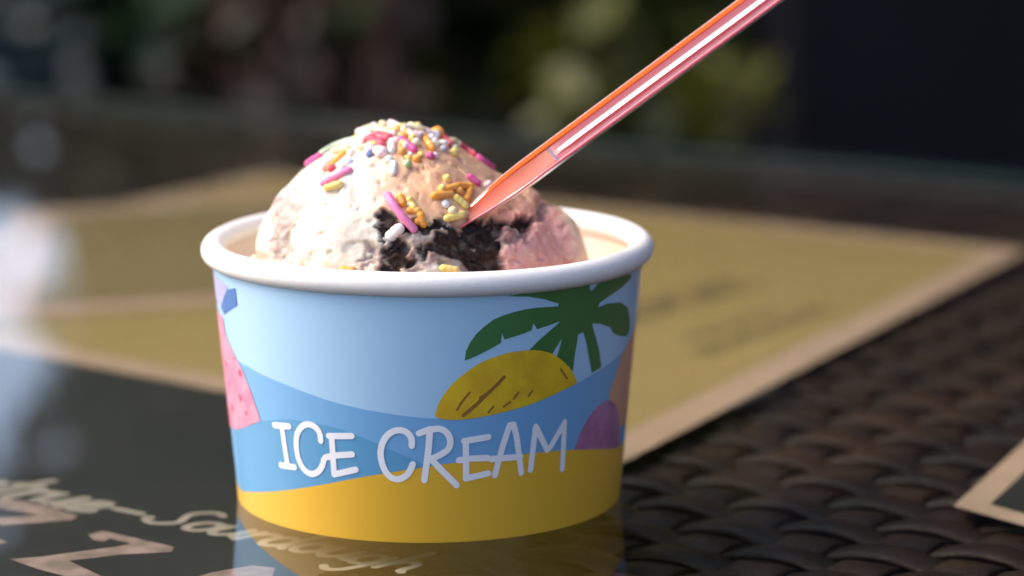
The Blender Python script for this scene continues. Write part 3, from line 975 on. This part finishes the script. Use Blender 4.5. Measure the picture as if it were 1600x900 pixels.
def ball(x, y, c, lab, r_=.95):
    q, nn2 = hit(x, y)
    bm = bmesh.new(); bmesh.ops.create_icosphere(bm, subdivisions=2, radius=r_*MM)
    for vv in bm.verts: vv.co *= 1+.30*noise.noise(vv.co*900+Vector((x, y, 0)))
    me = bpy.data.meshes.new('sugar_ball'); bm.to_mesh(me); bm.free()
    me.materials.append(SM[c]); me.polygons.foreach_set('use_smooth', [True]*len(me.polygons))
    o = bpy.data.objects.new('sugar_ball', me); C.objects.link(o)
    o.location = Vector((0, 0, TZ))+(q+nn2*r_*.38)*MM
    return tag(o, c+' sugar ball '+lab, 'sprinkle', 'sugar sprinkles on the ice cream')
ST = [
 (549, 189, 566, 205, 'white', 'sticking up at the left end of the peak'),
 (566, 194, 578, 190, 'cream', 'beside the topmost white ball'),
 (610, 189, 650, 218, 'pale pink', 'long one sloping down right from the peak'),
 (586, 203, 606, 208, 'cream', 'lying level just below the peak'),
 (560, 206, 578, 208, 'pale pink', 'short one below the white one at the peak'),
 (579, 219, 597, 229, 'red', 'broad one just left of the two upright white strands'),
 (590, 214, 606, 219, 'red', 'above the broad red one near the peak'),
 (614, 216, 612, 238, 'white', 'upright below the peak'),
 (627, 219, 647, 236, 'magenta', 'below the long pale pink strand'),
 (498, 234, 562, 219, 'pale green', 'long one along the upper left outline'),
 (482, 257, 501, 246, 'magenta', 'at the left outline of the scoop'),
 (516, 264, 538, 242, 'orange', 'steep one on the left slope'),
 (506, 288, 547, 267, 'pink', 'long one low on the left slope'),
 (511, 295, 531, 288, 'yellow', 'lowest one on the left slope'),
 (522, 238, 545, 231, 'cream', 'under the long pale green strand'),
 (505, 262, 522, 250, 'pale pink', 'left of the steep orange strand'),
 (615, 256, 614, 271, 'white', 'short upright one above the bare peach patch'),
 (660, 214, 675, 234, 'orange', 'sloping one right of the magenta strand'),
 (690, 213, 702, 228, 'red', 'right of the round orange ball'),
 (704, 222, 718, 224, 'cream', 'on the right shoulder near the outline'),
 (722, 224, 746, 235, 'red', 'first one along the right outline'),
 (749, 239, 775, 252, 'magenta', 'long one farthest right on the outline'),
 (733, 278, 746, 288, 'magenta', 'short one alone above the spoon tip'),
 (677, 307, 704, 304, 'orange', 'level one above the spoon tip'),
 (695, 298, 716, 292, 'orange', 'upper one of the orange cluster above the spoon tip'),
 (714, 292, 735, 292, 'orange', 'right one of the orange cluster above the spoon tip'),
 (734, 297, 728, 312, 'orange', 'steep one beside the spoon edge'),
 (711, 310, 727, 323, 'yellow', 'sloping one beside the spoon tip'),
 (697, 343, 722, 335, 'yellow', 'directly left of the spoon tip'),
 (626, 308, 630, 320, 'orange', 'short one right of the long pink strand'),
 (656, 336, 661, 352, 'orange', 'at the right end of the long pink strand'),
 (640, 312, 646, 326, 'yellow', 'between the two short orange strands'),
 (640, 330, 654, 331, 'orange', 'level one above the end of the pink strand'),
 (609, 371, 624, 358, 'white', 'short thick one below the long pink strand'),
 (572, 212, 566, 224, 'pale pink', 'near the right end of the pale green strand'),
 (600, 240, 590, 238, 'pale pink', 'short one below the broad red strand'),
 (640, 198, 660, 205, 'cream', 'beyond the long pale pink strand'),
 (664, 206, 676, 212, 'pale pink', 'just left of the round orange ball'),
 (690, 420, 712, 423, 'yellow', 'low at the rim below the dark pocket'),
 (536, 421, 552, 423, 'orange', 'low at the rim below the white flank'),
 (630, 204, 640, 212, 'orange', 'half hidden under the long pale pink strand'),
]
for s_ in ST:
    x0, y0, x1, y1, c, lab = s_
    thick = 1.2 if ('broad' in lab or 'thick' in lab) else .78
    strand_s(x0, y0, x1, y1, c, lab, thick)
strand_s(607, 308, 649, 364, 'pink', 'long curved one above the dark chocolate pocket', .85, .8, bend=.5, arch=.6)
BL = [
 (581, 188, 'white', 'topmost of all on the peak'), (598, 193, 'cream', 'on the peak right of the topmost white ball'), (651, 199, 'yellow', 'on the outline right of the peak'),
 (684, 207, 'orange', 'large one on the outline right of the peak'), (520, 266, 'red', 'at the foot of the steep orange strand'), (546, 254, 'pale blue', 'on the left slope'),
 (550, 240, 'white', 'between the pale green strand and the pale blue ball'), (580, 243, 'blue', 'dark one left of the centre'), (594, 243, 'pale pink', 'right of the dark blue ball'),
 (635, 248, 'yellow', 'above the green ball'), (637, 257, 'green', 'above the bare peach patch'), (651, 250, 'orange', 'right of the yellow and green balls'), (671, 246, 'magenta', 'right of the orange ball in the middle'),
 (693, 236, 'grey', 'on the right shoulder'), (736, 240, 'white', 'between the two red strands on the right outline'), (698, 281, 'yellow', 'above the orange cluster'), (697, 320, 'white', 'left of the spoon tip'),
 (713, 218, 'yellow', 'on the outline left of the red strands'), (706, 330, 'cream', 'low beside the spoon tip'), (640, 320, 'cream', 'beside the short yellow strand'), (609, 250, 'white', 'under the upright white strand'),
 (567, 234, 'cream', 'between the pale green strand and the broad red one'), (628, 238, 'orange', 'left of the lower end of the magenta strand'), (680, 228, 'cream', 'between the orange strand and the grey ball'), (762, 290, 'pale pink', 'near the spoon edge on the right shoulder'),
 (536, 262, 'pale pink', 'between the orange and the long pink strand'), (716, 300, 'orange', 'in the middle of the orange cluster'), (654, 345, 'orange', 'against the edge of the dark pocket'), (690, 296, 'yellow', 'at the left of the orange cluster'),
]
rb = random.Random(12)
for i in range(46):
    x = rb.uniform(552, 712); y = 196+abs(x-610)*.17+rb.uniform(0, 42)
    c = rb.choice(['white', 'white', 'cream', 'pale pink', 'white', 'yellow', 'pale pink', 'orange', 'pale green'])
    if i % 3 == 0:
        a_ = rb.uniform(0, 3.14); q_ = rb.uniform(4, 8)
        o = strand_s(x, y, x+q_*math.cos(a_), y+q_*math.sin(a_)*.6, c, '', .7, .5)
    else:
        o = ball(x, y, c, '', rb.uniform(.6, .95))
    o['label'] = c+(' short' if i % 3 == 0 else ' round')+' sugar crumb of the top heap, '+('high' if y < 205+abs(x-610)*.17 else 'halfway down' if y < 222+abs(x-610)*.17 else 'low')+' at its '+('far left' if x < 580 else 'left' if x < 610 else 'middle' if x < 645 else 'right' if x < 680 else 'far right')
for (x, y, c, lab) in BL:
    ball(x, y, c, lab, 1.45 if 'large' in lab else .9)

# ------------------------------------------------------------------ spoon
def spoon_mat(name, tint, body, mixv, rough=.07, ior=1.46):
    m = bpy.data.materials.new(name); m.use_nodes = True
    n = m.node_tree.nodes; l = m.node_tree.links
    n.remove(n['Principled BSDF'])
    tr = n.new('ShaderNodeBsdfTransparent'); tr.inputs[0].default_value = tint
    df = n.new('ShaderNodeBsdfDiffuse'); df.inputs[0].default_value = body
    tl = n.new('ShaderNodeBsdfTranslucent'); tl.inputs[0].default_value = body
    gl = n.new('ShaderNodeBsdfGlossy'); gl.inputs['Roughness'].default_value = rough
    fr = n.new('ShaderNodeFresnel'); fr.inputs[0].default_value = ior
    # faint moulding marks
    tc = n.new('ShaderNodeTexCoord'); tx = n.new('ShaderNodeTexNoise'); tx.inputs['Scale'].default_value = 260
    l.new(tc.outputs['Object'], tx.inputs[0])
    bp = n.new('ShaderNodeBump'); bp.inputs['Strength'].default_value = .12; bp.inputs['Distance'].default_value = .0003
    l.new(tx.outputs[0], bp.inputs['Height']); l.new(bp.outputs[0], gl.inputs['Normal'])
    a = n.new('ShaderNodeMixShader'); a.inputs[0].default_value = .2
    l.new(df.outputs[0], a.inputs[1]); l.new(tl.outputs[0], a.inputs[2])
    b = n.new('ShaderNodeMixShader'); b.inputs[0].default_value = mixv
    l.new(tr.outputs[0], b.inputs[1]); l.new(a.outputs[0], b.inputs[2])
    c = n.new('ShaderNodeMixShader')
    l.new(fr.outputs[0], c.inputs[0]); l.new(b.outputs[0], c.inputs[1]); l.new(gl.outputs[0], c.inputs[2])
    l.new(c.outputs[0], n['Material Output'].inputs[0])
    return m
sp_body = spoon_mat('spoon_plastic', (1, .52, .55, 1), (.98, .33, .38, 1), .34, .16)
sp_blade = spoon_mat('spoon_blade_plastic', (1, .45, .32, 1), (1.0, .22, .09, 1), .34, .3)
sp_edge = spoon_mat('spoon_edge_plastic', (1, .30, .10, 1), (1.0, .17, .030, 1), .92, .45, 1.15)
sp_edge2 = spoon_mat('spoon_lower_edge_plastic', (1, .35, .4, 1), (.98, .20, .26, 1), .75, .3, 1.3)
def at_depth(px_, py_, y):
    o, d = pix_ray(px_, py_)
    return o+d*((y-o.y)/d.y)
tipq, _ = hit(716, 348)
ytip = tipq.y+.8
A_ = at_depth(716, 349, ytip); B_ = at_depth(1189, 0, ytip+13)
axis = (B_-A_).normalized()
end = B_+axis*26
viewd = (A_-Vector((0, -D0, H0))).normalized()
# width direction: across the spoon as seen, the broad face tilted up to the sky
wdir0 = axis.cross(viewd).normalized()
if wdir0.z < 0: wdir0 = -wdir0
nrm0 = axis.cross(wdir0).normalized()
if nrm0.dot(viewd) > 0: nrm0 = -nrm0
tilt = R(36)
wdir = wdir0*math.cos(tilt)-nrm0*math.sin(tilt)
nrm_ = nrm0*math.cos(tilt)+wdir0*math.sin(tilt)
spn = thing('spoon', 'translucent pink and orange plastic spoon stuck in the ice cream', 'spoon', tuple(Vector((0, 0, TZ))+A_*MM))
LEN = (end-A_).length
hx = (at_depth(878, 252, ytip+4)-A_).dot(axis)      # where the groove of the handle starts
def W(t):     # half width (mm) along the axis
    if t < hx*.9: return 1.35+1.75*math.sin(min(1, t/(hx*.75))*math.pi/2)
    return 3.1+.25*min(1, (t-hx*.9)/60)
def sweep(fn, t0, t1, n, closed=True):
    V, F = [], []
    m = None
    for i in range(n+1):
        t = t0+(t1-t0)*i/n
        P = fn(t)
        m = len(P)
        for (a, b) in P:
            V.append((axis*t+wdir*a+nrm_*b)*MM)
    for i in range(n):
        for k in range(m):
            k2 = (k+1) % m
            F.append((i*m+k, (i+1)*m+k, (i+1)*m+k2, i*m+k2))
    F.append(tuple(range(m))); F.append(tuple(range(n*m, n*m+m))[::-1])
    return V, F
# handle web: a shallow channel with a raised middle rib
def web(t):
    w_ = W(t)
    e = min(1, max(0, (t-hx)/4))
    return [(-w_+.3, -.35), (w_-1.2, -.35), (w_-1.2, .30+.12*e), (w_*.50, .22+.12*e), (w_*.30, .22+.03*e), (w_*.12, .22-.02*e), (w_*.10, .22-.1*e), (w_*.03, .22-.1*e), (0, .22+.24*e), (-w_*.30, .22+.40*e), (-w_*.39, .20-.32*e), (-w_+.5, .12-.26*e), (-w_+.3, -.1)]
a, b = sweep(web, hx-.5, LEN, 60)
bevelled(obj('handle', a, b, sp_body, spn, smooth=False), .00010, 2)
def rib(sign, wd, up_=.62, dn=.5):
    def f_(t):
        s = min(1, .35+.65*max(0, t)/(hx*.8))
        w_ = W(t)*sign; i_ = (W(t)-wd*(.55+.45*s))*sign
        P = [(w_, -dn*s), (w_, up_*s*.6), (w_-.3*sign*s, up_*s), (i_+.15*sign*s, up_*s*.9), (i_, up_*s*.6), (i_, -dn*s)]
        return P if sign > 0 else P[::-1]
    return f_
a, b = sweep(rib(1, 1.45), -5, LEN, 90)
bevelled(obj('upper_edge', a, b, sp_edge, spn, smooth=False), .0001, 2)
a, b = sweep(rib(-1, .6, .7, .35), -5, LEN, 90)
bevelled(obj('lower_edge', a, b, sp_edge2, spn, smooth=False), .0001, 2)
# blade: thin curved trough between the edges
def blade(t):
    w_ = W(t)-.45
    up_ = []; dn_ = []
    for k in range(9):
        u = -1+2*k/8
        c = (.15*u-(1-u*u)*.1)*math.sin(min(1, max(0, (t+5)/(hx+5)))*math.pi)
        up_.append((u*w_, c+.25)); dn_.append((u*w_, c-.3))
    return dn_+up_[::-1]
a, b = sweep(blade, -5, hx-.52, 40)
obj('blade', a, b, sp_blade, spn)
